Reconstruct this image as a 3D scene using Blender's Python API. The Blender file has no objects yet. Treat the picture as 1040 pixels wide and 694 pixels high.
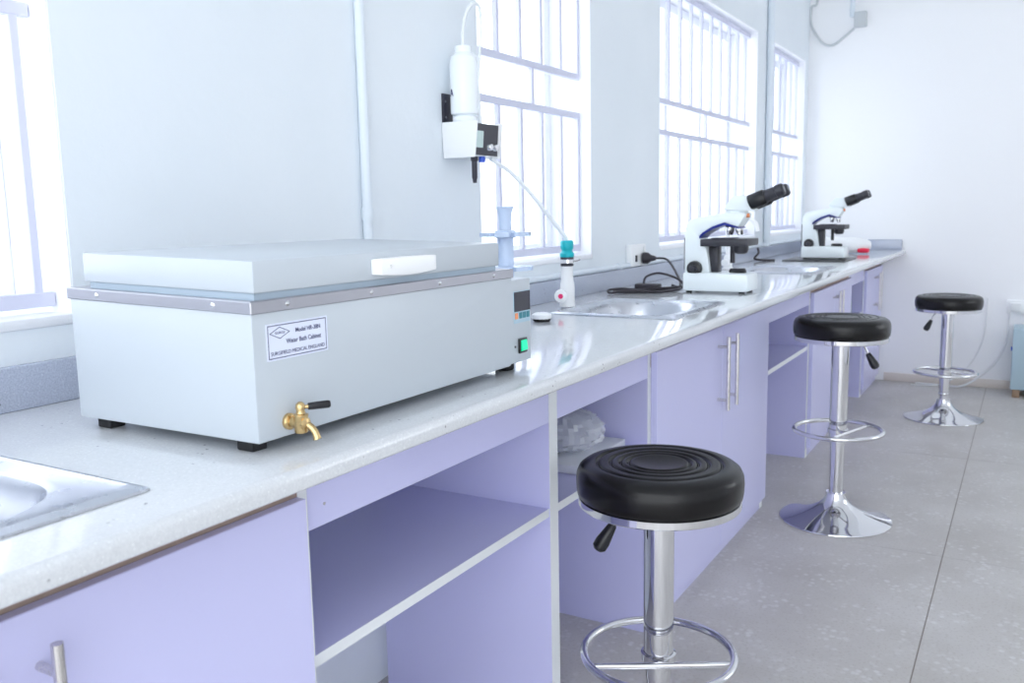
import bpy, bmesh, math, random
from mathutils import Vector, Matrix
random.seed(4)
scene = bpy.context.scene
C = scene.collection

# ------------------------------------------------------------------ camera
cam_d = bpy.data.cameras.new('camera')
cam = bpy.data.objects.new('camera', cam_d); C.objects.link(cam)
RIGHT = Vector((0.862542, 0.505603, -0.019651))
DOWN = Vector((0.056049, -0.134072, -0.989385))
FWD = Vector((-0.502871, 0.852285, -0.143981))
M = Matrix((RIGHT, -DOWN, -FWD)).transposed().to_4x4()
M.translation = Vector((0, 0, 1.15))
cam.matrix_world = M
cam_d.sensor_fit = 'HORIZONTAL'; cam_d.sensor_width = 36
cam_d.lens = 893.43 * 36 / 1040
cam_d.clip_start = .02; cam_d.clip_end = 100
cam_d.dof.use_dof = True; cam_d.dof.focus_distance = 1.55; cam_d.dof.aperture_fstop = 8.5
scene.camera = cam

# ------------------------------------------------------------------ world, exposure
world = bpy.data.worlds.new('overcast_sky'); scene.world = world
world.use_nodes = True
bg = world.node_tree.nodes['Background']
bg.inputs['Color'].default_value = (0.90, 0.95, 1.0, 1)
bg.inputs['Strength'].default_value = 2.6
scene.view_settings.view_transform = 'Standard'
scene.view_settings.look = 'None'
scene.view_settings.gamma = 1.0
scene.view_settings.use_curve_mapping = False
scene.view_settings.exposure = 0.36
scene.cycles.use_denoising = True
scene.cycles.max_bounces = 12
scene.cycles.diffuse_bounces = 8
scene.cycles.sample_clamp_indirect = 8.0

# ------------------------------------------------------------------ materials
MAT = {}
def mat(name, col, rough=.5, metal=0, coat=0, spec=.5, coat_rough=.05, emit=None, estr=0):
    m = bpy.data.materials.new(name); m.use_nodes = True
    b = m.node_tree.nodes['Principled BSDF']
    b.inputs['Base Color'].default_value = (*col, 1)
    b.inputs['Roughness'].default_value = rough
    b.inputs['Metallic'].default_value = metal
    b.inputs['Coat Weight'].default_value = coat
    b.inputs['Coat Roughness'].default_value = coat_rough
    b.inputs['Specular IOR Level'].default_value = spec
    if emit:
        b.inputs['Emission Color'].default_value = (*emit, 1)
        b.inputs['Emission Strength'].default_value = estr
    MAT[name] = m
    return m
def nodes_of(m):
    nt = m.node_tree
    return nt, nt.nodes, nt.links, nt.nodes['Principled BSDF']
def coords(nt, kind='Object'):
    return nt.nodes.new('ShaderNodeTexCoord').outputs[kind]
def noise(nt, vec, scale, detail=4, rough=.5):
    n = nt.nodes.new('ShaderNodeTexNoise')
    n.inputs['Scale'].default_value = scale; n.inputs['Detail'].default_value = detail
    n.inputs['Roughness'].default_value = rough
    nt.links.new(vec, n.inputs['Vector']); return n.outputs['Fac']
def ramp(nt, fac, stops):
    r = nt.nodes.new('ShaderNodeValToRGB')
    el = r.color_ramp.elements
    while len(el) < len(stops): el.new(.5)
    for e, (p, c) in zip(el, stops):
        e.position = p; e.color = (*c, 1)
    nt.links.new(fac, r.inputs['Fac']); return r.outputs['Color']
def mix(nt, fac, a, b):
    n = nt.nodes.new('ShaderNodeMix'); n.data_type = 'RGBA'
    for s, v in (('Factor_Float', fac), ('A_Color', a), ('B_Color', b)):
        i = [k for k in n.inputs if k.identifier == s][0]
        if isinstance(v, bpy.types.NodeSocket): nt.links.new(v, i)
        elif isinstance(v, tuple): i.default_value = (*v, 1)
        else: i.default_value = v
    return [k for k in n.outputs if k.identifier == 'Result_Color'][0]
def bump(nt, h, strength, dist=.002):
    n = nt.nodes.new('ShaderNodeBump'); n.inputs['Strength'].default_value = strength
    n.inputs['Distance'].default_value = dist
    nt.links.new(h, n.inputs['Height'])
    nt.links.new(n.outputs['Normal'], nt.nodes['Principled BSDF'].inputs['Normal'])
def voro(nt, vec, scale, feat='F1', out='Distance'):
    n = nt.nodes.new('ShaderNodeTexVoronoi'); n.inputs['Scale'].default_value = scale; n.feature = feat
    nt.links.new(vec, n.inputs['Vector']); return n.outputs[out]

# painted plaster
m = mat('wall_paint', (.78, .83, .87), .6, spec=.3)
nt, N, L, B = nodes_of(m); v = coords(nt)
L.new(ramp(nt, noise(nt, v, 2.2, 5), [(.3, (.755, .805, .85)), (.7, (.795, .84, .88))]), B.inputs['Base Color'])
bump(nt, noise(nt, v, 26, 6, .6), .25, .004)
m = mat('end_paint', (.90, .905, .92), .6, spec=.3)
nt, N, L, B = nodes_of(m); bump(nt, noise(nt, coords(nt), 26, 6, .6), .2, .004)
mat('reveal_paint', (.90, .91, .94), .5)
mat('ceiling_paint', (.86, .87, .88), .8)
mat('skirting', (.72, .66, .60), .5)
# terrazzo floor
m = mat('terrazzo', (.4, .4, .4), .38, spec=.4)
nt, N, L, B = nodes_of(m); v = coords(nt)
base = ramp(nt, noise(nt, v, 2.6, 6, .6), [(.3, (.47, .445, .42)), (.7, (.58, .56, .54))])
c1 = voro(nt, v, 42); f1 = ramp(nt, c1, [(.2, (1, 1, 1)), (.42, (0, 0, 0))])
g1 = ramp(nt, noise(nt, v, 7, 3), [(.42, (0, 0, 0)), (.62, (1, 1, 1))])
mm = N.new('ShaderNodeMath'); mm.operation = 'MULTIPLY'; L.new(f1, mm.inputs[0]); L.new(g1, mm.inputs[1])
m2 = N.new('ShaderNodeMath'); m2.operation = 'MULTIPLY'; L.new(mm.outputs[0], m2.inputs[0]); m2.inputs[1].default_value = .42
s2 = ramp(nt, noise(nt, v, 120, 3), [(.36, (1, 1, 1)), (.46, (0, 0, 0))])
m3 = N.new('ShaderNodeMath'); m3.operation = 'MULTIPLY'; L.new(s2, m3.inputs[0]); m3.inputs[1].default_value = .35
col = mix(nt, m3.outputs[0], base, (.38, .34, .31))
col = mix(nt, m2.outputs[0], col, (.76, .76, .76))
L.new(col, B.inputs['Base Color'])
mat('joint_strip', (.30, .265, .24), .6)
# speckled quartz worktop
def quartz(name, a, b, dk, rough):
    m = mat(name, a, rough, spec=.6, coat=.35, coat_rough=.04)
    nt, N, L, B = nodes_of(m); v = coords(nt)
    base = ramp(nt, noise(nt, v, 330, 4, .6), [(.3, a), (.7, b)])
    d = ramp(nt, voro(nt, v, 75), [(.10, (1, 1, 1)), (.17, (0, 0, 0))])
    g = ramp(nt, noise(nt, v, 23, 2), [(.55, (0, 0, 0)), (.66, (1, 1, 1))])
    q = N.new('ShaderNodeMath'); q.operation = 'MULTIPLY'; L.new(d, q.inputs[0]); L.new(g, q.inputs[1])
    w = ramp(nt, voro(nt, v, 130), [(.12, (1, 1, 1)), (.22, (0, 0, 0))])
    q2 = N.new('ShaderNodeMath'); q2.operation = 'MULTIPLY'; L.new(w, q2.inputs[0]); q2.inputs[1].default_value = .5 if rough < .2 else .2
    c = mix(nt, q2.outputs[0], base, (.82, .84, .85))
    c = mix(nt, q.outputs[0], c, dk)
    L.new(c, B.inputs['Base Color'])
quartz('quartz', (.60, .615, .64), (.69, .705, .725), (.20, .20, .22), .10)
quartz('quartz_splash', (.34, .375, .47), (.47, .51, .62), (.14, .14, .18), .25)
# lavender laminate, edge band, raw board
m = mat('laminate', (.76, .69, .92), .22, spec=.45)
nt, N, L, B = nodes_of(m); v = coords(nt)
L.new(ramp(nt, noise(nt, v, 1.8, 3), [(.3, (.59, .59, .865)), (.7, (.615, .61, .885))]), B.inputs['Base Color'])
mat('edge_band', (.78, .80, .82), .4)
mat('raw_board', (.36, .27, .22), .8)
# metals
def brushed(name, col, rough, sc):
    m = mat(name, col, rough, 1)
    nt, N, L, B = nodes_of(m)
    mp = N.new('ShaderNodeMapping'); mp.inputs['Scale'].default_value = sc
    L.new(coords(nt), mp.inputs['Vector'])
    f = noise(nt, mp.outputs['Vector'], 40, 4)
    r = N.new('ShaderNodeMapRange'); r.inputs['To Min'].default_value = rough * .7; r.inputs['To Max'].default_value = rough * 1.4
    L.new(f, r.inputs['Value']); L.new(r.outputs['Result'], B.inputs['Roughness'])
brushed('steel', (.60, .62, .67), .28, (1, 1, 1))
brushed('band_steel', (.44, .44, .48), .36, (1, 1, 12))
brushed('handle_steel', (.66, .64, .64), .25, (30, 30, 1))
mat('chrome', (.74, .74, .76), .05, 1)
mat('brass', (.68, .49, .24), .24, 1)
# plastics and paints
mat('bath_enamel', (.505, .55, .595), .3, spec=.5)
mat('gasket', (.36, .44, .52), .6)
mat('white_plastic', (.88, .89, .90), .3)
mat('milk_plastic', (.86, .90, .93), .25)
mat('blue_grey_plastic', (.55, .65, .82), .3)
mat('black_plastic', (.006, .006, .009), .35)
mat('dark_plastic', (.03, .03, .045), .4)
mat('rubber', (.01, .01, .012), .7)
mat('teal_plastic', (.0, .43, .50), .35)
mat('blue_plastic', (.02, .09, .55), .35)
mat('navy_plastic', (.008, .02, .22), .3)
mat('red_plastic', (.75, .015, .06), .35)
mat('green_plastic', (.16, .33, .06), .5)
mat('cable_white', (.78, .79, .80), .5)
mat('cable_grey', (.58, .61, .63), .6)
mat('cable_black', (.025, .02, .028), .45)
mat('conduit_pvc', (.72, .78, .84), .4)
mat('bar_paint', (.63, .64, .77), .45)
mat('sash_paint', (.86, .88, .92), .4)
mat('scope_enamel', (.80, .86, .88), .28, coat=.2)
mat('scope_grey', (.028, .028, .038), .4)
mat('screen_glass', (.015, .015, .03), .12)
mat('orange_key', (.85, .30, .12), .45)
mat('teal_key', (.03, .20, .25), .45)
mat('panel_blue', (.42, .58, .68), .45)
mat('rocker_green', (.0, .55, .25), .3, emit=(.0, .9, .4), estr=.5)
mat('meter_face', (.55, .68, .66), .4)
mat('ink', (.03, .035, .12), .6)
mat('label_film', (.72, .76, .90), .4)
mat('fridge_grey', (.42, .55, .62), .4)
mat('wood_brown', (.30, .20, .13), .6)
mat('box_card', (.70, .72, .76), .6)
mat('knob_red', (.75, .02, .15), .4)
mat('lens_glass', (.02, .03, .05), .08)
# black vinyl
m = mat('vinyl', (.005, .0045, .005), .27, spec=.32)
nt, N, L, B = nodes_of(m); bump(nt, noise(nt, coords(nt), 420, 2), .12, .0006)
# window glass, clear film
def clear(name, fac, rough, tint=(1, 1, 1)):
    m = bpy.data.materials.new(name); m.use_nodes = True; nt = m.node_tree; nt.nodes.clear()
    o = nt.nodes.new('ShaderNodeOutputMaterial'); mx = nt.nodes.new('ShaderNodeMixShader')
    t = nt.nodes.new('ShaderNodeBsdfTransparent'); t.inputs['Color'].default_value = (*tint, 1)
    g = nt.nodes.new('ShaderNodeBsdfGlossy'); g.inputs['Roughness'].default_value = rough
    mx.inputs['Fac'].default_value = fac
    nt.links.new(t.outputs[0], mx.inputs[1]); nt.links.new(g.outputs[0], mx.inputs[2]); nt.links.new(mx.outputs[0], o.inputs[0])
    MAT[name] = m
clear('window_glass', .06, .02, (.97, .985, 1))
m = mat('plastic_film', (.80, .83, .88), .18)
m.node_tree.nodes['Principled BSDF'].inputs['Alpha'].default_value = .5
m = mat('tube_plastic', (.92, .95, .97), .25)
m.node_tree.nodes['Principled BSDF'].inputs['Alpha'].default_value = .75

# ------------------------------------------------------------------ mesh helpers
def frame(d):
    d = Vector(d).normalized()
    a = Vector((0, 0, 1)) if abs(d.z) < .9 else Vector((1, 0, 0))
    x = a.cross(d).normalized(); return x, d.cross(x), d
def smooth_path(pts, sub=6):
    P = [Vector(p) for p in pts]; out = []
    for i in range(len(P) - 1):
        a, b, c, d = P[max(i - 1, 0)], P[i], P[i + 1], P[min(i + 2, len(P) - 1)]
        for k in range(sub):
            t = k / sub
            out.append(.5 * ((2 * b) + (c - a) * t + (2 * a - 5 * b + 4 * c - d) * t * t + (3 * b - a - 3 * c + d) * t ** 3))
    out.append(P[-1]); return out
class MB:
    def __init__(s): s.v = []; s.f = []
    def add(s, vs, fs):
        n = len(s.v); s.v += [Vector(p) for p in vs]; s.f += [tuple(i + n for i in f) for f in fs]; return s
    def box(s, x0, x1, y0, y1, z0, z1):
        return s.add([(x0,y0,z0),(x1,y0,z0),(x1,y1,z0),(x0,y1,z0),(x0,y0,z1),(x1,y0,z1),(x1,y1,z1),(x0,y1,z1)],
                     [(0,3,2,1),(4,5,6,7),(0,1,5,4),(1,2,6,5),(2,3,7,6),(3,0,4,7)])
    def prism(s, poly, y0, y1, plane='xz'):
        mp = {'xz': lambda a, b, t: (a, t, b), 'xy': lambda a, b, t: (a, b, t), 'yz': lambda a, b, t: (t, a, b)}[plane]
        n = len(poly)
        vs = [mp(a, b, y0) for a, b in poly] + [mp(a, b, y1) for a, b in poly]
        fs = [tuple(range(n)), tuple(range(2 * n - 1, n - 1, -1))] + [(i, i + n, (i + 1) % n + n, (i + 1) % n) for i in range(n)]
        return s.add(vs, fs)
    def tube(s, pts, r, n=10, closed=False, caps=True):
        P = [Vector(p) for p in pts]; m = len(P)
        rs = r if isinstance(r, (list, tuple)) else [r] * m
        prev = None; rings = []
        for i in range(m):
            if closed: d = P[(i + 1) % m] - P[i - 1]
            else: d = P[min(i + 1, m - 1)] - P[max(i - 1, 0)]
            d.normalize()
            if prev is None: x, y, _ = frame(d)
            else:
                x = (prev - d * prev.dot(d)).normalized(); y = d.cross(x)
            prev = x
            rings.append([P[i] + (x * math.cos(2*math.pi*k/n) + y * math.sin(2*math.pi*k/n)) * rs[i] for k in range(n)])
        vs = [p for q in rings for p in q]; fs = []
        for i in range(m if closed else m - 1):
            j = (i + 1) % m
            for k in range(n):
                l = (k + 1) % n; fs.append((i*n+k, i*n+l, j*n+l, j*n+k))
        if caps and not closed:
            fs.append(tuple(range(n - 1, -1, -1))); fs.append(tuple((m-1)*n + k for k in range(n)))
        return s.add(vs, fs)
    def cyl(s, a, b, r, r2=None, n=20): return s.tube([a, b], [r, r if r2 is None else r2], n)
    def lathe(s, prof, n=48, c=(0, 0, 0), axis=(0, 0, 1)):
        x, y, d = frame(axis) if tuple(axis) != (0, 0, 1) else (Vector((1,0,0)), Vector((0,1,0)), Vector((0,0,1)))
        c = Vector(c); vs = []; fs = []; idx = []
        for r, z in prof:
            if r < 1e-6: idx.append([len(vs)]); vs.append(c + d * z)
            else:
                idx.append(list(range(len(vs), len(vs) + n)))
                vs += [c + d * z + (x * math.cos(2*math.pi*k/n) + y * math.sin(2*math.pi*k/n)) * r for k in range(n)]
        for a, b in zip(idx, idx[1:]):
            for k in range(n):
                l = (k + 1) % n
                if len(a) == 1 and len(b) == 1: continue
                if len(a) == 1: fs.append((a[0], b[l], b[k]))
                elif len(b) == 1: fs.append((a[k], a[l], b[0]))
                else: fs.append((a[k], a[l], b[l], b[k]))
        return s.add(vs, fs)
    def torus(s, c, R, r, n=64, k=12):
        c = Vector(c)
        return s.tube([c + Vector((R*math.cos(2*math.pi*i/n), R*math.sin(2*math.pi*i/n), 0)) for i in range(n)], r, k, closed=True)
    def build(s, name, material, parent=None, world=False, bevel=0, seg=2, angle=35, weld=False):
        off = Vector((0, 0, 0))
        if world and parent is not None:
            p = parent
            while p is not None: off += p.location; p = p.parent
        me = bpy.data.meshes.new(name)
        me.from_pydata([tuple(v - off) for v in s.v], [], s.f)
        bm = bmesh.new(); bm.from_mesh(me)
        if weld: bmesh.ops.remove_doubles(bm, verts=bm.verts, dist=1e-5)
        bmesh.ops.recalc_face_normals(bm, faces=bm.faces)
        if bevel:
            es = [e for e in bm.edges if len(e.link_faces) == 2 and e.calc_face_angle(0) > math.radians(30)]
            bmesh.ops.bevel(bm, geom=es, offset=bevel, segments=seg, profile=.5, affect='EDGES', clamp_overlap=True)
        bm.to_mesh(me); bm.free()
        me.polygons.foreach_set('use_smooth', [True] * len(me.polygons))
        me.set_sharp_from_angle(angle=math.radians(angle))
        me.materials.append(MAT[material])
        o = bpy.data.objects.new(name, me); C.objects.link(o)
        if parent is not None: o.parent = parent
        return o
def thing(name, label, cat, loc=(0, 0, 0), rz=0, group=None):
    o = bpy.data.objects.new(name, None); C.objects.link(o)
    o.location = loc; o.rotation_euler = (0, 0, rz); o.empty_display_size = .05
    o['label'] = label; o['category'] = cat
    if group: o['group'] = group
    return o
def tag(o, label, cat, group=None):
    o['label'] = label; o['category'] = cat
    if group: o['group'] = group
    return o
def struct(o, label=None):
    o['kind'] = 'structure'
    if label: o['label'] = label
    return o
def copy_tree(o, parent=None):
    c = o.copy(); C.objects.link(c); c.parent = parent
    for ch in list(o.children): copy_tree(ch, c)
    return c
def arc(cx, cz, r, a0, a1, n):
    return [(cx + r*math.cos(math.radians(a0+(a1-a0)*i/n)), cz + r*math.sin(math.radians(a0+(a1-a0)*i/n))) for i in range(n+1)]

# ------------------------------------------------------------------ the room
XW, XB, YE, ZC, XR, YB = -1.342, -1.60, 6.233, 2.95, 2.9, -1.9
WT = 2.103            # head of the window openings
WS = .998             # sill
OPEN = [(-.55, .872), (2.117, 2.845), (3.50, 4.975), (5.285, 6.135)]
fl = thing('floor', 'grey brown terrazzo floor cast in large panels', 'floor'); del fl['category']; struct(fl)
xs = [-1.60, -1.495, -.195, 1.105, 2.405, 3.1]; ys = [-1.9, -.8, .5, 1.8, 3.1, 4.4, 5.7, 6.4]
for i in range(len(xs) - 1):
    for j in range(len(ys) - 1):
        MB().box(xs[i]+.0018, xs[i+1]-.0018, ys[j]+.0005, ys[j+1]-.0005, -.05, 0).build('slab', 'terrazzo', fl)
MB().box(-1.7, 3.2, YB, YE+.2, -.08, -.0015).build('joint_strip', 'joint_strip', fl)
w = MB(); y = YB
for a, b in OPEN:
    w.box(XB, XW, y, a, 0, ZC); w.box(XB, XW, a, b, 0, WS); w.box(XB, XW, a, b, WT, ZC); y = b
w.box(XB, XW, y, YE + .2, 0, ZC)
struct(w.build('wall_left', 'wall_paint', weld=False), 'pale blue white plastered wall with barred windows')
struct(MB().box(XW, XR + .2, YE, YE + .2, 0, ZC).build('wall_end', 'end_paint'), 'white end wall behind the far stool')
w = MB(); y = YB
for a, b in [(4.0, 6.0)]:  # unseen opening, added to let more light onto the end wall and floor
    w.box(XR, XR+.2, y, a, 0, ZC); w.box(XR, XR+.2, a, b, 0, .9); w.box(XR, XR+.2, a, b, 2.4, ZC); y = b
w.box(XR, XR+.2, y, YE, 0, ZC)
struct(w.build('wall_right', 'end_paint'), 'white wall opposite the windows')
struct(MB().box(XB, XR+.2, YB, YE+.2, ZC, ZC+.15).build('ceiling', 'ceiling_paint'), 'white flat ceiling')
struct(MB().box(-.80, XR, YE-.014, YE, 0, .055).build('baseboard_end', 'skirting', bevel=.004), 'low tan skirting along the end wall')

# windows: painted bar grille, outer sash, panes, sill
XG = -1.392
def window(n, y0, y1, bars, mids, label):
    t = thing('window_%d' % n, label, 'window', (XW, (y0+y1)/2, WS)); del t['category']; struct(t)
    # reveal lining
    r = MB(); d = .004
    r.box(XB+.02, XW-.001, y0, y0+d, WS, WT); r.box(XB+.02, XW-.001, y1-d, y1, WS, WT); r.box(XB+.02, XW-.001, y0, y1, WT-d, WT)
    r.build('reveal', 'reveal_paint', t, True)
    MB().box(XB+.02, XW+.006, y0+.001, y1-.001, WS-.012, WS+.006).build('sill', 'reveal_paint', t, True, bevel=.005)
    zb, zt = WS+.028, WT-.022
    def bar(name, a, b, wv, dx=0):
        q = MB(); a = Vector(a); b = Vector(b)
        if abs(a.z - b.z) > 1e-4: q.box(XG-.008+dx, XG+.008+dx, a.y-wv, a.y+wv, a.z, b.z)
        else: q.box(XG-.009+dx, XG+.009+dx, a.y, b.y, a.z-wv, a.z+wv)
        q.build(name, 'bar_paint', t, True, bevel=.0015, seg=1)
    e = y0+.006; f = y1-.006
    for z, wv in ((zb, .012), (1.482, .011), (1.612, .011), (zt, .012)):
        bar('grille_rail', (0, e, z), (0, f, z), wv)
    for yy in bars:
        bar('grille_bar', (0, yy, zb), (0, yy, 1.482), .0075); bar('grille_bar', (0, yy, 1.612), (0, yy, zt), .0075)
    for yy in mids: bar('grille_bar', (0, yy, 1.482), (0, yy, 1.612), .0075)
    # sash near the outer face
    s = MB(); xo = XB+.06
    s.box(xo, xo+.04, y0+.005, y0+.045, WS+.006, WT-.005); s.box(xo, xo+.04, y1-.045, y1-.005, WS+.006, WT-.005)
    s.box(xo, xo+.04, y0+.045, y1-.045, WS+.006, WS+.045); s.box(xo, xo+.04, y0+.045, y1-.045, WT-.045, WT-.005)
    k = max(1, round((y1-y0)/.5)); st = (y1-y0)/k
    for i in range(1, k): s.box(xo, xo+.04, y0+st*i-.022, y0+st*i+.022, WS+.045, WT-.045)
    fr = s.build('sash', 'sash_paint', t, True)
    for i in range(k):
        MB().box(xo+.018, xo+.022, y0+st*i+.02, y0+st*(i+1)-.02, WS+.03, WT-.03).build('pane', 'window_glass', fr, True)
    return t
window(1, *OPEN[0], [.84 - .145*i for i in range(9)], [.4, -.1], 'white barred window nearest the camera at the left edge')
window(2, *OPEN[1], [2.30, 2.435, 2.57, 2.705, 2.835, 2.165], [2.51], 'narrow white barred window beside the wall mounted bottle unit')
window(3, *OPEN[2], [3.58+.1465*i for i in range(10)], [4.24], 'wide white barred window behind the near microscope')
window(4, *OPEN[3], [5.36+.1465*i for i in range(6)], [5.7], 'white barred window in the far corner of the room')

# ------------------------------------------------------------------ worktop, splash, sinks
XF, ZT, ZL = -.702, .866, .840
SINKS = [(.13, .584), (2.185, 2.63), (3.93, 4.40)]
SX0, SX1 = -1.17, -.792
wt = thing('worktop', 'long speckled grey quartz worktop running under the windows', 'worktop', (-1.0, 2.6, ZL))
q = MB()
prof = [(-.81, ZL)] + arc(XF-.004, ZL+.004, .004, -90, 0, 3) + arc(XF-.011, ZT-.011, .011, 0, 90, 6) + [(-.81, ZT)]
q.prism(prof, -1.2, YE-.002)
y = -1.2
HX0, HX1 = SX0+.02, -.81
for a, b in SINKS:
    q.box(XW+.001, -.81, y, a+.02, ZL, ZT); q.box(XW+.001, HX0, a+.02, b-.02, ZL, ZT); y = b-.02
q.box(XW+.001, -.81, y, YE-.002, ZL, ZT)
q.build('slab', 'quartz', wt, True)
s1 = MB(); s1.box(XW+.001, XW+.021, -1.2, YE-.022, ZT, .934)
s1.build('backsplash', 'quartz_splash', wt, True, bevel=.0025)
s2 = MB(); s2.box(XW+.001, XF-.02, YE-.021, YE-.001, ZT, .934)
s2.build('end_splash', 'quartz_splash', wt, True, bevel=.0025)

def sink(y0, y1, label):
    cx, cy = (SX0+SX1)/2, (y0+y1)/2; hx, hy = (SX1-SX0)/2, (y1-y0)/2
    t = thing('sink', label, 'sink', (cx, cy, ZT), 0, 'steel sinks set in the worktop')
    n = 72
    def ring(ax, ay, z, p, ox=0):
        out = []
        for k in range(n):
            a = 2*math.pi*k/n; c, s = math.cos(a), math.sin(a)
            out.append((ox + ax*math.copysign(abs(c)**(2/p), c), ay*math.copysign(abs(s)**(2/p), s), z))
        return out
    def loft(rings, cap=False):
        mb = MB(); vs = [p for r in rings for p in r]; fs = []
        for i in range(len(rings)-1):
            for k in range(n):
                l = (k+1) % n; fs.append((i*n+k, i*n+l, (i+1)*n+l, (i+1)*n+k))
        if cap: fs.append(tuple((len(rings)-1)*n+k for k in range(n)))
        return mb.add(vs, fs)
    bx, by = hx-.045, hy-.045
    loft([ring(hx, hy, .0005, 70), ring(hx-.001, hy-.001, .003, 70), ring(hx-.012, hy-.012, .0065, 50), ring(hx-.020, hy-.020, .0035, 40),
          ring(bx+.008, by+.008, .0035, 4.0), ring(bx, by, .001, 3.4)]).build('rim', 'steel', t)
    loft([ring(bx, by, .001, 3.4), ring(bx-.006, by-.006, -.008, 3.3), ring(bx-.014, by-.014, -.06, 3.2), ring(bx-.024, by-.024, -.125, 3),
          ring(bx-.045, by-.045, -.15, 2.8), ring(.05, .05, -.158, 2)], True).build('bowl', 'steel', t)
    MB().lathe([(.0, -.150), (.02, -.150), (.034, -.153), (.042, -.1565)], 32).build('drain', 'chrome', t)
    return t
sink(*SINKS[0], 'square steel sink cut off by the left edge')
sink(*SINKS[1], 'square steel sink beside the white pillar tap with teal adaptor')
sink(*SINKS[2], 'steel sink between the two microscopes')

# ------------------------------------------------------------------ base cabinets
XC, XK = -.851, XW+.03
def side(y0, y1, parent, z0=.0, z1=ZL-.001):
    p = MB().box(XK, XC-.001, y0, y1, z0, z1).build('side_panel', 'laminate', parent, True)
    MB().box(XC-.001, XC, y0, y1, z0, z1).build('edge_band', 'edge_band', p, True)
def open_unit(y0, y1, label, pegs=()):
    t = thing('open_shelf_cabinet', label, 'cabinet', ((XC+XK)/2, (y0+y1)/2, 0), 0, 'lavender base cabinets under the worktop')
    side(y0, y0+.018, t); side(y1-.018, y1, t)
    MB().box(XC-.018, XC-.0005, y0+.0185, y1-.0185, .714, ZL-.001).build('top_rail', 'laminate', t, True, bevel=.0008, seg=1)
    s = MB().box(XK, XC-.004, y0+.0182, y1-.0182, .508, .526).build('shelf', 'laminate', t, True)
    MB().box(XC-.004, XC-.003, y0+.0182, y1-.0182, .508, .526).build('edge_band', 'edge_band', s, True)
    for (yy, zz) in pegs:
        MB().cyl((XC-.001, yy, zz), (XC+.0008, yy, zz), .0022, n=10).build('screw', 'handle_steel', t, True)
    return t
def door_unit(y0, y1, label, ztop, handles, split=True):
    t = thing('door_cabinet', label, 'cabinet', ((XC+XK)/2, (y0+y1)/2, 0), 0, 'lavender base cabinets under the worktop')
    side(y0, y0+.018, t, z1=.7395); side(y1-.018, y1, t, z1=.7395)
    MB().box(XC-.020, XC, y0+.0005, y1-.0005, .74, ZL-.001).build('top_rail', 'raw_board', t, True)
    MB().box(XK, XC-.021, y0+.0185, y1-.0185, .05, .068).build('bottom_panel', 'laminate', t, True)
    MB().box(XC-.018, XC-.001, y0+.0185, y1-.0185, 0, .0495).build('plinth', 'laminate', t, True)
    ym = (y0+y1)/2
    for (a, b, h) in ((y0+.002, ym-.0015, handles[0]), (ym+.0015, y1-.002, handles[1])):
        d = MB().box(XC+.0005, XC+.018, a, b, .045, ztop).build('door', 'laminate', t, True, bevel=.0012, seg=1)
        hb = MB(); xh = XC+.018+.034; z1, z0 = ztop-.028, ztop-.262
        hb.cyl((xh, h, z0), (xh, h, z1), .0062, n=18)
        for z in (z1-.032, z0+.032): hb.cyl((XC+.018, h, z), (xh, h, z), .0048, n=14)
        hb.build('handle', 'handle_steel', d, True)
    return t
door_unit(.0, .853, 'lavender door cabinet at the left edge with one steel bar handle in view', .771, (.385, .468))
open_unit(.853, 1.607, 'wide open lavender shelf cabinet below the water bath', ((.905, .745),))
open_unit(1.607, 2.160, 'open lavender shelf cabinet holding a plastic bag and flat box, behind the near stool')
door_unit(2.160, 3.318, 'wide lavender cabinet with two doors and paired steel handles, behind the near stool', .782, (2.69, 2.785))
open_unit(3.318, 4.110, 'open lavender shelf cabinet behind the middle stool')
door_unit(4.110, 5.085, 'lavender two door cabinet between the middle stool and the far open cabinet', .767, (4.555, 4.64))
open_unit(5.085, 5.600, 'far open lavender shelf cabinet holding a small green bottle')
door_unit(5.600, YE-.012, 'lavender cabinet with steel handle against the end wall', .769, (5.875, 5.955))

# things on the shelves
o = MB().box(-1.16, -.905, 1.83, 2.12, .5265, .549).build('flat_box', 'box_card', bevel=.003)
tag(o, 'flat white carton lying on the shelf under the plastic bag', 'box')
def blob(c, rx, ry, rz, n=44, m=24, seed=1):
    rnd = random.Random(seed)
    ph = [(rnd.randint(2, 9), rnd.uniform(2, 9), rnd.uniform(0, 6), rnd.uniform(.4, 1)) for _ in range(9)]
    vs = []; fs = []
    for i in range(m+1):
        th = math.pi*i/m
        for k in range(n):
            a = 2*math.pi*k/n; s_ = math.sin(th)
            d = .72+.30*sum(w*abs(math.sin(f*a/2*2*.5+g*th+p)) for f, g, p, w in [(2*x[0], x[1], x[2], x[3]) for x in ph])/4.5*s_
            vs.append((c[0]+rx*d*s_*math.cos(a), c[1]+ry*d*s_*math.sin(a), c[2]+max(-rz, rz*1.15*d*math.cos(th))))
    for i in range(m):
        for k in range(n):
            l = (k+1) % n; fs.append((i*n+k, i*n+l, (i+1)*n+l, (i+1)*n+k))
    return MB().add(vs, fs)
b = blob((-1.00, 1.945, .604), .105, .10, .0548, seed=5).build('plastic_bag', 'plastic_film', angle=20)
tag(b, 'crumpled clear plastic bag on the flat carton inside the open shelf', 'bag')
t = thing('bottle', 'small green bottle standing on the far open shelf', 'bottle', (-.92, 5.42, .5265))
MB().lathe([(0, 0), (.03, 0), (.033, .006), (.033, .075), (.028, .09), (.014, .1), (.014, .108), (0, .108)], 24).build('body', 'green_plastic', t)
MB().lathe([(0, .108), (.017, .108), (.017, .125), (0, .127)], 20).build('cap', 'dark_plastic', t)

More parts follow.
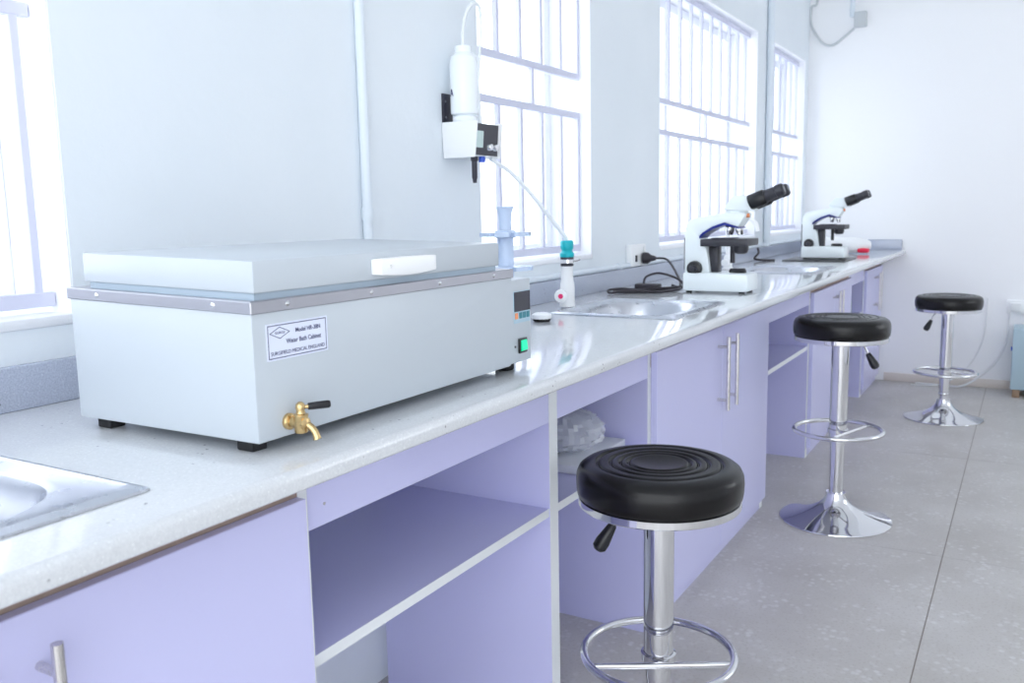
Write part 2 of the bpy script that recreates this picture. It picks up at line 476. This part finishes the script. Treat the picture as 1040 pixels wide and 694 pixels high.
# ------------------------------------------------------------------ water bath
BX0, BX1, BY0, BY1 = -1.134, -.786, .730, 1.402
bath = thing('water_bath', 'long white enamelled water bath cabinet with steel band and brass tap', 'water bath', ((BX0+BX1)/2, (BY0+BY1)/2, ZT))
body = MB().prism([(BY0, .881), (1.325, .881), (1.331, .884), (BY1, .884), (BY1, 1.0335), (1.336, 1.0335), (1.336, 1.046), (BY0, 1.046)], BX0, BX1, 'yz').build('body', 'bath_enamel', bath, True, bevel=.0025)
for fx in (BX0+.037, BX1-.036):
    for fy, r in ((BY0+.022, 0), (BY1-.037, 1)):
        MB().box(fx-.014, fx+.014, fy-.012, fy+.012, ZT, .8815 if r == 0 else .885).build('foot', 'rubber', bath, True, bevel=.002)
band = MB().box(BX0-.0025, BX1+.0025, BY0-.0025, 1.338, 1.038, 1.0535).build('steel_band', 'band_steel', bath, True, bevel=.0012, seg=1)
gasket = MB().box(-1.10, BX1-.004, BY0+.010, 1.288, 1.0535, 1.063).build('gasket', 'gasket', bath, True)
lid = MB().box(-1.108, BX1+.0005, BY0+.006, 1.294, 1.062, 1.101).build('lid', 'bath_enamel', bath, True, bevel=.0028)
for o in (body, band, gasket, lid):       # the top of the cabinet rises slightly towards the back
    for v_ in o.data.vertices:
        zz = v_.co.z+ZT
        if zz > 1.02: v_.co.z += .0085*(BX1-(v_.co.x+(BX0+BX1)/2))/(BX1-BX0)
xh = BX1+.0005
h = MB(); n = 12; ya, yb = .951, 1.082
top = [(ya+(yb-ya)*i/n, 1.0925-.001*abs(2*i/n-1)) for i in range(n+1)]
bot = [(yb-(yb-ya)*i/n, 1.0695-.0035*math.sin(math.pi*i/n)) for i in range(n+1)]
h.prism(top+bot, xh, xh+.019, 'yz')
hd = h.build('handle', 'white_plastic', lid, True, bevel=.002)
MB().cyl((xh+.0185, .972, 1.081), (xh+.0198, .972, 1.081), .0022, n=12).build('screw', 'handle_steel', bath, True)
for yy in (.787, .948, 1.112, 1.271):
    MB().lathe([(0, .0022), (.002, .002), (.0035, .0008), (.0036, 0)], 14, (BX1+.0025, yy, 1.0462), (1, 0, 0)).build('screw', 'chrome', bath, True)
for xx in (-1.07, -.847):
    MB().lathe([(0, .0022), (.002, .002), (.0035, .0008), (.0036, 0)], 14, (xx, BY0-.0025, 1.0462+.0085*(BX1-xx)/(BX1-BX0)), (0, -1, 0)).build('screw', 'chrome', bath, True)
# name plate
lp = MB().box(BX1-.0005, BX1+.0006, .751, .858, .9785, 1.0235).build('name_plate', 'label_film', bath, True)
lp['label'] = 'pale blue name plate with dark lettering'
x1 = BX1+.0007
def strip(mb, a, b, wd):
    a, b = Vector((0, *a)), Vector((0, *b)); d = (b-a).normalized(); nrm = Vector((0, -d.z, d.y))*wd/2
    d = d*wd/2
    vs = [a-d-nrm, b+d-nrm, b+d+nrm, a-d+nrm]
    mb.add([(x1-.0004, p.y, p.z) for p in vs] + [(x1, p.y, p.z) for p in vs], [(0,3,2,1),(4,5,6,7),(0,1,5,4),(1,2,6,5),(2,3,7,6),(3,0,4,7)])
fr = MB(); c = [(.754, .981), (.855, .981), (.855, 1.021), (.754, 1.021)]
for i in range(4): strip(fr, c[i], c[(i+1) % 4], .0011)
fr.build('plate_border', 'ink', lp, True)
dm = MB(); c = [(.757, 1.0115), (.7735, 1.0045), (.790, 1.0115), (.7735, 1.0185)]
for i in range(4): strip(dm, c[i], c[(i+1) % 4], .0009)
dm.build('diamond_emblem', 'ink', lp, True)
def lettering(txt, y, z, size, width, parent, material='ink', bold=.0):
    cu = bpy.data.curves.new('lettering', 'FONT'); cu.body = txt; cu.size = size; cu.extrude = .0002; cu.align_x = 'CENTER'; cu.align_y = 'CENTER'
    cu.offset = bold; cu.resolution_u = 3
    o = bpy.data.objects.new('lettering_source', cu); C.objects.link(o)
    dg = bpy.context.evaluated_depsgraph_get(); me = bpy.data.meshes.new_from_object(o.evaluated_get(dg))
    bpy.data.objects.remove(o); bpy.data.curves.remove(cu)
    xs_ = [v.co.x for v in me.vertices]; k = width/(max(xs_)-min(xs_)); mid = (max(xs_)+min(xs_))/2
    mb = MB(); mb.add([(x1+v.co.z, y+(v.co.x-mid)*k, z+v.co.y) for v in me.vertices], [tuple(p.vertices) for p in me.polygons])
    bpy.data.meshes.remove(me)
    return mb.build('lettering', material, parent, True)
lettering('Model HR-38N', .8225, 1.0115, .0078, .044, lp, bold=.0001)
lettering('Water Bath Cabinet', .8145, .9995, .0082, .062, lp, bold=.0001)
lettering('SURGIFIELD MEDICAL ENGLAND', .8045, .9865, .0066, .094, lp)
lettering('SURGI', .7735, 1.0115, .0046, .016, lp)
# control panel
pn = MB().box(BX1, BX1+.001, 1.3395, 1.397, .9555, 1.0125).build('control_panel', 'panel_blue', bath, True)
MB().box(BX1+.001, BX1+.0022, 1.3405, 1.396, .9765, 1.0115).build('display', 'screen_glass', pn, True)
for i, (a, mt) in enumerate(((1.342, 'orange_key'), (1.3575, 'teal_key'), (1.3705, 'teal_key'), (1.3835, 'teal_key'))):
    MB().box(BX1+.001, BX1+.0022, a, a+.0105, .963, .974).build('key', mt, pn, True, bevel=.0006, seg=1)
sw = MB().box(BX1, BX1+.004, 1.3535, 1.381, .900, .927).build('switch_bezel', 'black_plastic', bath, True, bevel=.0012)
MB().prism([(BX1+.004, .904), (BX1+.0075, .906), (BX1+.0055, .9235), (BX1+.004, .9235)], 1.358, 1.3765).build('rocker', 'rocker_green', sw, True)
MB().cyl((BX1, 1.343, .9135), (BX1+.0012, 1.343, .9135), .0022, n=12).build('indicator', 'dark_plastic', bath, True)
# brass tap
tx, ty, tz = BX1, .780, .8995
tap = MB().lathe([(0, 0), (.0105, 0), (.0105, .004), (.0085, .006), (.0065, .0065), (.0062, .013), (.008, .014), (.008, .03), (.0045, .032), (0, .032)], 24, (tx, ty, tz), (1, 0, 0)).build('tap', 'brass', bath, True)
tap['label'] = 'brass drain tap'
hx_ = tx+.0215
MB().lathe([(.0078, -.012), (.0088, -.010), (.0088, .008), (.0095, .009), (.0095, .011), (.006, .012), (.0052, .016), (.0062, .019), (.0055, .0235), (.003, .0262), (0, .027)], 22, (hx_, ty, tz)).build('valve', 'brass', tap, True)
sp = smooth_path([(hx_, ty, tz-.001), (hx_+.010, ty+.003, tz-.003), (hx_+.017, ty+.005, tz-.010), (hx_+.020, ty+.006, tz-.0195)], 5)
MB().tube(sp, [.0052 - .0008*math.sin(3.1*i/(len(sp)-1)) + .0004*(i == len(sp)-1) for i in range(len(sp))], 14).build('spout', 'brass', tap, True)
MB().tube([(hx_, ty, tz+.0195), (hx_+.007, ty+.008, tz+.020)], .0026, 12).build('lever_stem', 'brass', tap, True)
MB().tube([(hx_+.006, ty+.007, tz+.020), (hx_+.0075, ty+.009, tz+.020), (hx_+.021, ty+.027, tz+.0205), (hx_+.0225, ty+.029, tz+.0205)], [.0042, .0046, .005, .004], 14).build('lever_grip', 'black_plastic', tap, True)

# ------------------------------------------------------------------ stools
def make_stool(label, loc, rimz, ringz, rz, lev, chord, collar=False):
    t = thing('bar_stool', label, 'stool', loc, rz, 'black round swivel stools')
    # trumpet base
    MB().lathe([(0, .0005), (.196, .0005), (.198, .003), (.197, .006), (.18, .0105), (.15, .018), (.115, .029), (.085, .042), (.06, .058), (.044, .074), (.037, .09), (.0345, .105), (0, .105)], 72).build('base', 'chrome', t)
    MB().lathe([(.0245, .10), (.0245, ringz-.05), (.0265, ringz-.05), (.0265, ringz-.03)], 40).build('lower_column', 'chrome', t)
    MB().lathe([(.0265, ringz-.03), (.0305, ringz-.028), (.0305, rimz-.002), (0, rimz-.002)], 40).build('upper_sleeve', 'chrome', t)
    if collar: MB().lathe([(.0245, .128), (.0275, .13), (.0285, .136), (.0275, .142), (.0245, .144)], 32).build('collar', 'chrome', t)
    fr = MB().torus((0, 0, ringz), .153, .0085).build('foot_ring', 'chrome', t)
    cb = MB(); dy = -.043; hx = math.sqrt(.153**2-dy**2)
    cb.tube([(-hx, dy, ringz-.004), (hx, dy, ringz-.004)], .0062, 12)
    cb.lathe([(.031, ringz-.012), (.036, ringz-.010), (.036, ringz+.004), (.031, ringz+.006)], 32)
    o = cb.build('ring_brace', 'chrome', fr); o.rotation_euler = (0, 0, chord)
    # seat
    MB().lathe([(0, rimz-.001), (.03, rimz-.001), (.15, rimz), (.1605, rimz), (.162, rimz+.002), (.162, rimz+.015), (.158, rimz+.0165), (0, rimz+.0165)], 72).build('seat_rim', 'chrome', t)
    z0 = rimz+.0165; H = .069; prof = [(.150, z0), (.159, z0), (.1635, z0+.005), (.1655, z0+.016), (.1662, z0+.034), (.1648, z0+.048), (.160, z0+.058), (.151, z0+.0645), (.138, z0+.0675)]
    r = .130
    grooves = [.123, .097, .077, .061]
    while r > .001:
        z = z0+H-.0005*(r/.13)
        for g in grooves: z -= .0055*math.exp(-((r-g)/.0034)**2)
        if r < .055: z += -.0035*(1-(r/.055)**2)
        prof.append((r, z)); r -= .002
    prof.append((0, z0+H-.0035))
    MB().lathe(prof, 72).build('cushion', 'vinyl', t)
    # height lever
    d = Vector((math.cos(lev), math.sin(lev), 0)); z = lambda k: Vector((0, 0, rimz+k))
    lv = MB().tube(smooth_path([d*.03+z(-.007), d*.062+z(-.008), d*.080+z(-.022), d*.094+z(-.052)], 4), .0038, 10).build('height_lever', 'chrome', t)
    g = d*.092+z(-.047); dd = (d*.5+Vector((0, 0, -.86))).normalized()
    MB().tube([g, g+dd*.003, g+dd*.042, g+dd*.056, g+dd*.062], [.007, .0092, .0155, .015, .010], 16).build('lever_grip', 'black_plastic', lv)
    MB().lathe([(.03, rimz-.014), (.045, rimz-.013), (.06, rimz-.0012), (.0, rimz-.0012)], 32).build('seat_mount', 'dark_plastic', t)
    return t
make_stool('nearest black cushioned chrome stool with ridged seat, beside the open shelves', (-.617, 1.6155, 0), .568, .245, 0, math.radians(205), math.radians(30))
make_stool('middle black cushioned chrome stool beside the double door cabinet', (-.574, 3.3135, 0), .6745, .341, 0, math.radians(15), math.radians(72))
make_stool('far black cushioned chrome stool in front of the end wall', (-.363, 5.22, 0), .588, .255, 0, math.radians(215), math.radians(150), True)

# ------------------------------------------------------------------ microscopes
def make_microscope(label, loc):
    t = thing('microscope', label, 'microscope', loc, 0, 'binocular microscopes on the worktop')
    base = MB().prism([(-.108, .006), (.118, .006), (.120, .03), (.116, .066), (.05, .069), (-.108, .069)], -.066, .066).build('base', 'scope_enamel', t, bevel=.006)
    for x in (-.09, .095):
        for y in (-.048, .048): MB().cyl((x, y, 0), (x, y, .0065), .010, n=14).build('foot', 'rubber', base)
    arm = [(-.110, .067), (-.110, .215), (-.104, .238), (-.092, .250), (-.070, .258), (.030, .272), (.098, .272), (.100, .262), (.082, .232), (.076, .224), (.030, .240), (-.012, .226), (-.046, .206), (-.058, .194), (-.052, .180), (-.034, .160), (-.028, .13), (-.020, .067)]
    ar = MB().prism(arm, -.042, .042).build('arm', 'scope_enamel', t, bevel=.004)
    trim = [(-.058, .194), (-.046, .206), (-.012, .226), (.030, .240), (.076, .224), (.078, .219), (.030, .231), (-.010, .218), (-.043, .199), (-.056, .185)]
    MB().prism(trim, -.0435, .0435).build('arm_trim', 'navy_plastic', ar)
    MB().box(-.1165, -.1105, -.03, .03, .078, .188).build('rear_plate', 'black_plastic', ar, bevel=.002)
    for s in (-1, 1):
        k = MB().lathe([(0, .022), (.017, .022), (.024, .019), (.026, .014), (.026, 0), (0, 0)], 32, (-.071, s*.042, .083), (0, s, 0)).build('focus_knob', 'black_plastic', t)
        MB().lathe([(0, .034), (.010, .034), (.0125, .031), (.0125, .021), (0, .021)], 24, (-.071, s*.042, .083), (0, s, 0)).build('fine_knob', 'scope_grey', k)
    MB().lathe([(.034, .271), (.036, .273), (.036, .280), (.032, .282), (0, .282)], 32, (.062, 0, 0)).build('turret_mount', 'scope_enamel', t)
    hd = MB().prism([(.024, .281), (.030, .296), (.052, .322), (.062, .328), (.106, .328), (.127, .279), (.122, .277)], -.040, .040).build('head', 'scope_enamel', t, bevel=.006)
    d = Vector((.92, 0, .36)).normalized()
    for s in (-1, 1):
        a = Vector((.112, s*.031, .304))
        e = MB().tube([a, a+d*.004, a+d*.052, a+d*.056], [.0245, .0260, .0250, .0225], 22).build('eyepiece_tube', 'black_plastic', hd)
        MB().tube([a+d*.052, a+d*.058, a+d*.092, a+d*.094, a+d*.116, a+d*.120], [.0195, .0205, .0190, .0215, .0205, .016], 22).build('eyepiece', 'scope_grey', e)
        MB().tube([a+d*.1195, a+d*.1205], .012, 18).build('eye_lens', 'lens_glass', e)
    np_ = MB().lathe([(.026, 0), (.030, .006), (.030, .014), (.018, .022), (0, .022)], 28, (.050, 0, .243), (.18, 0, -1)).build('nosepiece', 'scope_grey', t)
    for i in range(4):
        a = math.radians(45+90*i); o = Vector((.054+.018*math.cos(a), .018*math.sin(a), .226)); dd = Vector((.30*math.cos(a)+.05, .30*math.sin(a), -1)).normalized()
        ln = .030
        MB().tube([o, o+dd*ln*.55, o+dd*ln*.6, o+dd*ln], [.0085, .0085, .0075, .0045], 14).build('objective', 'chrome', np_)
    st = MB().box(-.046, .117, -.070, .070, .160, .184).build('stage', 'scope_grey', t, bevel=.003)
    MB().box(-.02, .06, -.03, .03, .184, .1875).build('slide_holder', 'dark_plastic', st, bevel=.001)
    MB().box(-.030, .002, -.022, .022, .067, .160).build('stage_rack', 'scope_grey', t, bevel=.002)
    MB().lathe([(.026, .158), (.026, .146), (.022, .136), (.014, .132), (0, .132)], 26, (.076, 0, 0)).build('condenser', 'scope_grey', st)
    MB().cyl((.034, .046, .098), (.034, .046, .158), .0085, n=16).build('stage_drive_knob', 'scope_grey', st)
    lm = MB().lathe([(.028, .066), (.030, .070), (.028, .078), (.024, .082), (0, .083)], 28, (.066, 0, 0)).build('illuminator', 'black_plastic', t)
    MB().cyl((.096, -.012, .262), (.106, -.012, .262), .007, n=16).build('lock_screw', 'orange_key', ar)
    return t
m1 = make_microscope('near white binocular microscope standing by the coiled power cord', (-.932, 3.005, ZT))
m2 = copy_tree(m1); m2.location = (-.978, 5.04, ZT+.006); m2['label'] = 'far white binocular microscope standing on a black mat'
m = MB().box(-1.16, -.835, 4.86, 5.20, ZT, ZT+.0058).build('mat', 'black_plastic', bevel=.002)
tag(m, 'thin black mat under the far microscope', 'mat')

# power cord of the near microscope, socket, plug
so = thing('wall_socket', 'white double socket just above the splash behind the coiled cord', 'socket', (XW, 3.225, .975))
MB().box(XW, XW+.022, 3.150, 3.300, .937, 1.022).build('plate', 'white_plastic', so, True, bevel=.004)
MB().box(XW+.022, XW+.027, 3.190, 3.202, .955, .980).build('rocker', 'dark_plastic', so, True, bevel=.001)
MB().box(XW+.022, XW+.027, 3.27, 3.282, .992, 1.012).build('rocker', 'white_plastic', so, True, bevel=.001)
cd = thing('power_supply', 'black power supply with brick and lead coiled beside the near microscope, plugged into the wall', 'power supply', (-1.12, 2.90, ZT))
MB().lathe([(0, 0), (.021, 0), (.023, .008), (.022, .022), (.013, .034), (.008, .052), (0, .052)], 24, (XW+.0225, 3.262, .966), (1, .25, -.02)).build('plug', 'cable_black', cd, True)
path = [(XW+.07, 3.275, .965), (XW+.11, 3.285, .962), (-1.18, 3.22, .938), (-1.10, 3.08, .893), (-1.075, 2.985, .874), (-1.10, 2.90, .8715), (-1.17, 2.84, .8715), (-1.22, 2.82, .8715), (-1.255, 2.84, .873), (-1.23, 2.89, .874), (-1.15, 2.90, .8735), (-1.075, 2.95, .874), (-1.065, 3.02, .882), (-1.10, 3.05, .905), (-1.16, 3.03, .925), (-1.19, 2.98, .915), (-1.19, 2.955, .893)]
MB().tube(smooth_path(path, 7), .0042, 10).build('lead', 'cable_black', cd, True)
path = [(-1.10, 3.00, .885), (-1.06, 2.97, .8745), (-1.10, 2.88, .8715), (-1.19, 2.81, .8795), (-1.245, 2.79, .8715), (-1.265, 2.815, .878), (-1.24, 2.855, .8805), (-1.17, 2.865, .8795), (-1.10, 2.925, .8805), (-1.075, 2.99, .8805), (-1.06, 3.04, .878)]
MB().tube(smooth_path(path, 7), .0042, 10).build('lead', 'cable_black', cd, True)
MB().box(-1.215, -1.125, 2.925, 2.965, .8665, .893).build('power_brick', 'cable_black', cd, True, bevel=.005)
# far lead
p2 = MB().tube(smooth_path([(XW+.05, 4.86, .935), (XW+.06, 4.84, .91), (XW+.05, 4.80, .882), (XW+.09, 4.82, .8725), (-1.20, 4.86, .8705)], 5), .006, 10).build('power_lead', 'cable_black')
tag(p2, 'short black lead leaning on the splash left of the far microscope', 'cord')

# white pillar tap with teal adaptor at the middle sink
tp = thing('pillar_tap', 'white plastic pillar tap with teal hose adaptor at the middle sink', 'tap', (-1.192, 2.353, ZT+.0045))
MB().lathe([(0, 0), (.0225, 0), (.0225, .006), (.0215, .03), (.022, .055), (.021, .068), (.0185, .08), (.017, .118), (.018, .121), (0, .121)], 32).build('body', 'white_plastic', tp)
MB().lathe([(0, .121), (.019, .121), (.0195, .127), (.015, .130), (.0, .130)], 28).build('washer', 'dark_plastic', tp)
cl = MB().lathe([(0, .130), (.0205, .130), (.0205, .141), (0, .141)], 28).build('hose_clip', 'chrome', tp)
MB().tube([(.012, .014, .1355), (.02, .028, .137), (.024, .036, .140)], .0035, 10).build('clip_screw', 'chrome', cl)
MB().lathe([(0, .141), (.0200, .141), (.0200, .148), (0, .149)], 28).build('seal', 'dark_plastic', tp)
MB().lathe([(0, .148), (.0205, .148), (.0215, .152), (.0215, .158), (.017, .164), (.016, .168), (.0195, .174), (.0195, .192), (.016, .197), (0, .197)], 30).build('adaptor', 'teal_plastic', tp)
kn = MB().lathe([(.008, 0), (.008, .020), (.018, .022), (.020, .028), (.019, .036), (.010, .040), (0, .041)], 24, (-.006, -.024, .036), (.35, -.9, 0)).build('knob', 'white_plastic', tp)
MB().lathe([(0, .0425), (.007, .042), (.0075, .040), (0, .040)], 18, (-.006, -.024, .036), (.35, -.9, 0)).build('knob_mark', 'knob_red', kn)
# white swan-neck tap at the far sink
t3 = thing('swan_neck_tap', 'white swan neck tap partly hidden behind the near microscope', 'tap', (-1.235, 4.12, ZT))
MB().lathe([(0, 0), (.026, 0), (.026, .008), (.020, .014), (.019, .06), (.014, .07), (0, .07)], 24).build('body', 'white_plastic', t3)
MB().tube(smooth_path([(0, 0, .06), (0, 0, .19), (.03, 0, .235), (.08, 0, .245), (.125, 0, .22), (.14, 0, .18)], 6), .010, 14).build('spout', 'white_plastic', t3)
kb = MB().lathe([(0, 0), (.007, 0), (.007, .02), (.017, .022), (.017, .036), (0, .038)], 20, (0, -.018, .035), (0, -1, 0)).build('knob', 'white_plastic', t3)
# small plug lid near the bath
o = thing('sink_plug', 'small white sink plug with black rim beside the bath', 'plug', (-1.105, 2.03, ZT))
MB().lathe([(0, 0), (.020, 0), (.023, .003), (.023, .008), (0, .008)], 28).build('seal', 'rubber', o)
MB().lathe([(0, .008), (.025, .008), (.027, .012), (.026, .019), (.018, .023), (0, .024)], 28).build('cap', 'white_plastic', o)

# pipette carousel stand behind the bath
ps = thing('pipette_stand', 'blue grey plastic carousel stand behind the right end of the bath', 'stand', (-1.155, 1.935, ZT))
MB().lathe([(0, 0), (.055, 0), (.057, .004), (.052, .010), (.02, .016), (0, .016)], 40).build('base', 'blue_grey_plastic', ps)
MB().lathe([(0, .016), (.021, .016), (.020, .225), (.0165, .235), (.0155, .262), (.018, .288), (.0225, .300), (.0215, .302), (0, .296)], 28).build('column', 'blue_grey_plastic', ps)
for zc, R, nn in ((.232, .066, 8), (.146, .070, 8)):
    poly = []
    for i in range(nn):
        a0 = 2*math.pi*i/nn
        for da, rr_ in ((-.33, R), (-.11, R), (-.09, R*.62), (.09, R*.62), (.11, R), (.33, R)):
            poly.append((rr_*math.cos(a0+da), rr_*math.sin(a0+da)))
    MB().prism(poly, zc-.005, zc+.005, 'xy').build('carousel_disc', 'blue_grey_plastic', ps)
MB().lathe([(.020, .222), (.027, .224), (.027, .240), (.020, .243)], 26).build('disc_hub', 'blue_grey_plastic', ps)

# ------------------------------------------------------------------ wall unit with bottle
un = thing('dosing_unit', 'white wall mounted dosing unit with dark dial panel and inverted bottle', 'dosing unit', (XW, 1.99, 1.30))
y0, y1, z0, z1, xf = 1.935, 2.062, 1.300, 1.385, -1.245
MB().prism([(XW+.001, z1), (xf, z1-.002), (xf-.006, z0), (XW+.006, z0-.002)], y0+.004, y1-.004).build('case', 'white_plastic', un, True, bevel=.002)
for a in (y0, y1-.004):
    MB().prism([(XW+.0005, z1+.003), (xf+.014, z1+.002), (xf+.004, z0-.004), (XW+.004, z0-.004)], a, a+.004).build('cheek', 'white_plastic', un, True, bevel=.001)
fp = MB().prism([(xf+.001, z1-.003), (xf+.003, z1-.003), (xf-.003, z0+.002), (xf-.005, z0+.002)], y0+.006, y1-.006).build('dial_panel', 'dark_plastic', un, True)
MB().prism([(xf+.002, z1-.022), (xf+.0045, z1-.022), (xf+.001, z1-.064), (xf-.001, z1-.064)], y0+.010, y0+.045).build('meter', 'meter_face', fp, True)
for yy in (2.008, 2.036):
    MB().lathe([(.011, 0), (.0105, .004), (.008, .012), (0, .0125)], 22, (xf-.001, yy, z0+.024), (1, 0, -.06)).build('knob', 'chrome', fp, True)
MB().box(XW+.0005, XW+.006, 1.937, 1.980, 1.386, 1.462).build('bracket', 'dark_plastic', un, True, bevel=.001)
for zz in (1.402, 1.442): MB().cyl((XW+.006, 1.946, zz), (XW+.008, 1.946, zz), .003, n=12).build('bracket_screw', 'chrome', un, True)
bc = (-1.290, 1.968)
bt = MB().lathe([(.030, 1.387), (.032, 1.390), (.032, 1.400), (.026, 1.404), (.0355, 1.408), (.0365, 1.413), (.0365, 1.535), (.034, 1.545), (.0335, 1.552), (.026, 1.560), (.022, 1.562), (.022, 1.578), (.012, 1.580), (0, 1.580)], 36, (bc[0], bc[1], 0)).build('bottle', 'milk_plastic', un, True)
la = MB(); 
for (a, b) in (((-.006, 0), (0, .017)), ((0, .017), (.006, 0)), ((-.0035, .0055), (.0035, .0055))):
    pts = []
    for tt in (a, b):
        an = math.radians(-118)+tt[0]/.037
        pts.append((bc[0]+.0368*math.cos(an), bc[1]+.0368*math.sin(an), 1.452+tt[1]))
    la.tube(pts, .0012, 6)
la.build('lettering', 'ink', bt, True)
MB().tube(smooth_path([(bc[0], bc[1], 1.578), (bc[0]+.002, bc[1], 1.625), (bc[0]+.008, bc[1]+.012, 1.668), (bc[0]+.012, bc[1]+.045, 1.692), (bc[0]+.006, bc[1]+.078, 1.675), (bc[0], bc[1]+.083, 1.60), (bc[0]-.01, bc[1]+.083, 1.50), (bc[0]+.0, bc[1]+.075, 1.395), (bc[0]+.01, bc[1]+.05, 1.375)], 6), .0045, 10).build('air_tube', 'tube_plastic', un, True)
nz = MB().lathe([(.010, 0), (.010, -.010), (.0075, -.012), (.0075, -.055), (.006, -.058), (.005, -.068), (0, -.068)], 18, (-1.275, 1.985, 1.300)).build('nozzle', 'dark_plastic', un, True)
MB().cyl((-1.262, 2.002, 1.300), (-1.262, 2.002, 1.285), .009, n=16).build('blue_cap', 'blue_plastic', un, True)
ht = MB().tube(smooth_path([(-1.262, 2.045, 1.296), (-1.255, 2.07, 1.285), (-1.245, 2.13, 1.258), (-1.228, 2.21, 1.20), (-1.208, 2.295, 1.125), (-1.196, 2.34, 1.085), (-1.192, 2.352, 1.066)], 8), .0058, 12).build('hose', 'milk_plastic')
tag(ht, 'thin milky hose running from the wall unit down to the teal adaptor', 'hose')

# ------------------------------------------------------------------ conduits and cables
def conduit(y, r, z0, z1, label, joints):
    t = thing('conduit', label, 'conduit', (XW+r, y, z0))
    MB().cyl((XW+r+.001, y, z0), (XW+r+.001, y, z1), r, n=18).build('pipe', 'conduit_pvc', t, True)
    for z in joints:
        MB().cyl((XW+r+.001, y, z-.014), (XW+r+.001, y, z+.014), r*1.22, n=18).build('saddle', 'conduit_pvc', t, True)
    return t
conduit(1.607, .0115, .935, ZC, 'white conduit rising up the wall behind the water bath', (1.155,))
conduit(5.165, .019, .935, ZC, 'white conduit between the two far windows', (1.30, 1.665, 2.12, 2.5))
tr = thing('trunking', 'thin white conduit lying along the top of the splash', 'conduit', (XW, 3.6, .945))
MB().cyl((XW+.0105, 1.62, .9445), (XW+.0105, 6.12, .9445), .010, n=14).build('pipe', 'conduit_pvc', tr, True)
for yy in (2.15, 3.06, 3.75, 4.7): MB().cyl((XW+.0105, yy-.011, .9448), (XW+.0105, yy+.011, .9448), .0125, n=14).build('saddle', 'conduit_pvc', tr, True)
ye = YE-.012
tag(MB().tube(smooth_path([(-1.29, ye, 2.56), (-1.30, ye, 2.47), (-1.325, ye-.004, 2.46), (-1.335, ye, 2.44), (-1.33, ye, 2.34), (-1.27, ye, 2.235), (-1.23, ye, 2.203), (-1.185, ye, 2.200), (-1.13, ye, 2.235), (-1.06, ye, 2.29)], 6), .008, 8).build('loose_cable', 'cable_grey'), 'grey cable drooping high on the end wall corner', 'cable')
jb = thing('junction_box', 'small grey junction box high on the end wall with conduit', 'junction box', (-1.03, YE, 2.30))
MB().box(-1.06, -.985, YE-.05, YE, 2.29, 2.385).build('box', 'cable_grey', jb, True, bevel=.006)
MB().cyl((-1.075, YE-.018, 2.36), (-1.075, YE-.018, ZC), .016, n=14).build('pipe', 'conduit_pvc', jb, True)
so = thing('wall_socket', 'white switched socket low on the end wall at the right edge', 'socket', (-.02, YE, .52))
MB().box(-.108, .08, YE-.03, YE, .478, .562).build('plate', 'white_plastic', so, True, bevel=.004)
MB().box(-.09, -.03, YE-.052, YE-.03, .492, .548).build('plug', 'cable_white', so, True, bevel=.006)
MB().box(.02, .045, YE-.034, YE-.03, .505, .535).build('rocker', 'white_plastic', so, True, bevel=.002)
tag(MB().tube(smooth_path([(-.088, YE-.045, .495), (-.092, YE-.035, .42), (-.10, YE-.03, .30), (-.15, YE-.03, .17), (-.24, YE-.05, .07), (-.33, YE-.08, .012), (-.42, YE-.07, .0068), (-.6, YE-.06, .0068)], 6), .0065, 8).build('appliance_cable', 'cable_white'), 'white cable hanging from the low socket onto the floor', 'cable')
tag(MB().tube(smooth_path([(-.215, YE-.008, .57), (-.217, YE-.008, .40), (-.235, YE-.008, .28), (-.285, YE-.012, .16), (-.35, YE-.02, .075), (-.45, YE-.05, .008), (-.52, YE-.12, .0062), (-.62, YE-.13, .0062)], 6), .005, 8).build('thin_cable', 'cable_white'), 'thin pale cable curving down the end wall behind the far stool', 'cable')
bx = thing('appliance_box', 'grey blue metal appliance box on brown feet at the right edge', 'appliance', (.08, 6.06, 0))
MB().box(-.062, .26, 5.95, 6.18, .05, .418).build('case', 'fridge_grey', bx, True, bevel=.006)
MB().cyl((-.0625, 6.0, .29), (-.070, 6.0, .29), .012, n=16).build('knob', 'blue_plastic', bx, True)
for xx in (-.05, .21):
    MB().box(xx, xx+.04, 5.96, 6.17, 0, .05).build('foot', 'wood_brown', bx, True, bevel=.003)
# white case with red end at the far end of the counter
wc = thing('plastic_case', 'low rounded white plastic case with red tip in the far corner', 'case', (-1.03, 5.72, ZT))
MB().lathe([(0, -.21), (.03, -.205), (.055, -.18), (.068, -.12), (.072, 0), (.066, .10), (.05, .165), (.03, .19), (0, .195)], 28, (0, 0, 0), (1, .12, 0)).build('shell', 'white_plastic', wc)
MB().lathe([(0, .015), (.016, .013), (.02, 0), (.02, -.05), (0, -.05)], 20, (.175, -.030, -.044), (1, -.1, 0)).build('tip', 'red_plastic', wc)
for ch in wc.children:
    for v_ in ch.data.vertices: v_.co.z = v_.co.z*.72+.052
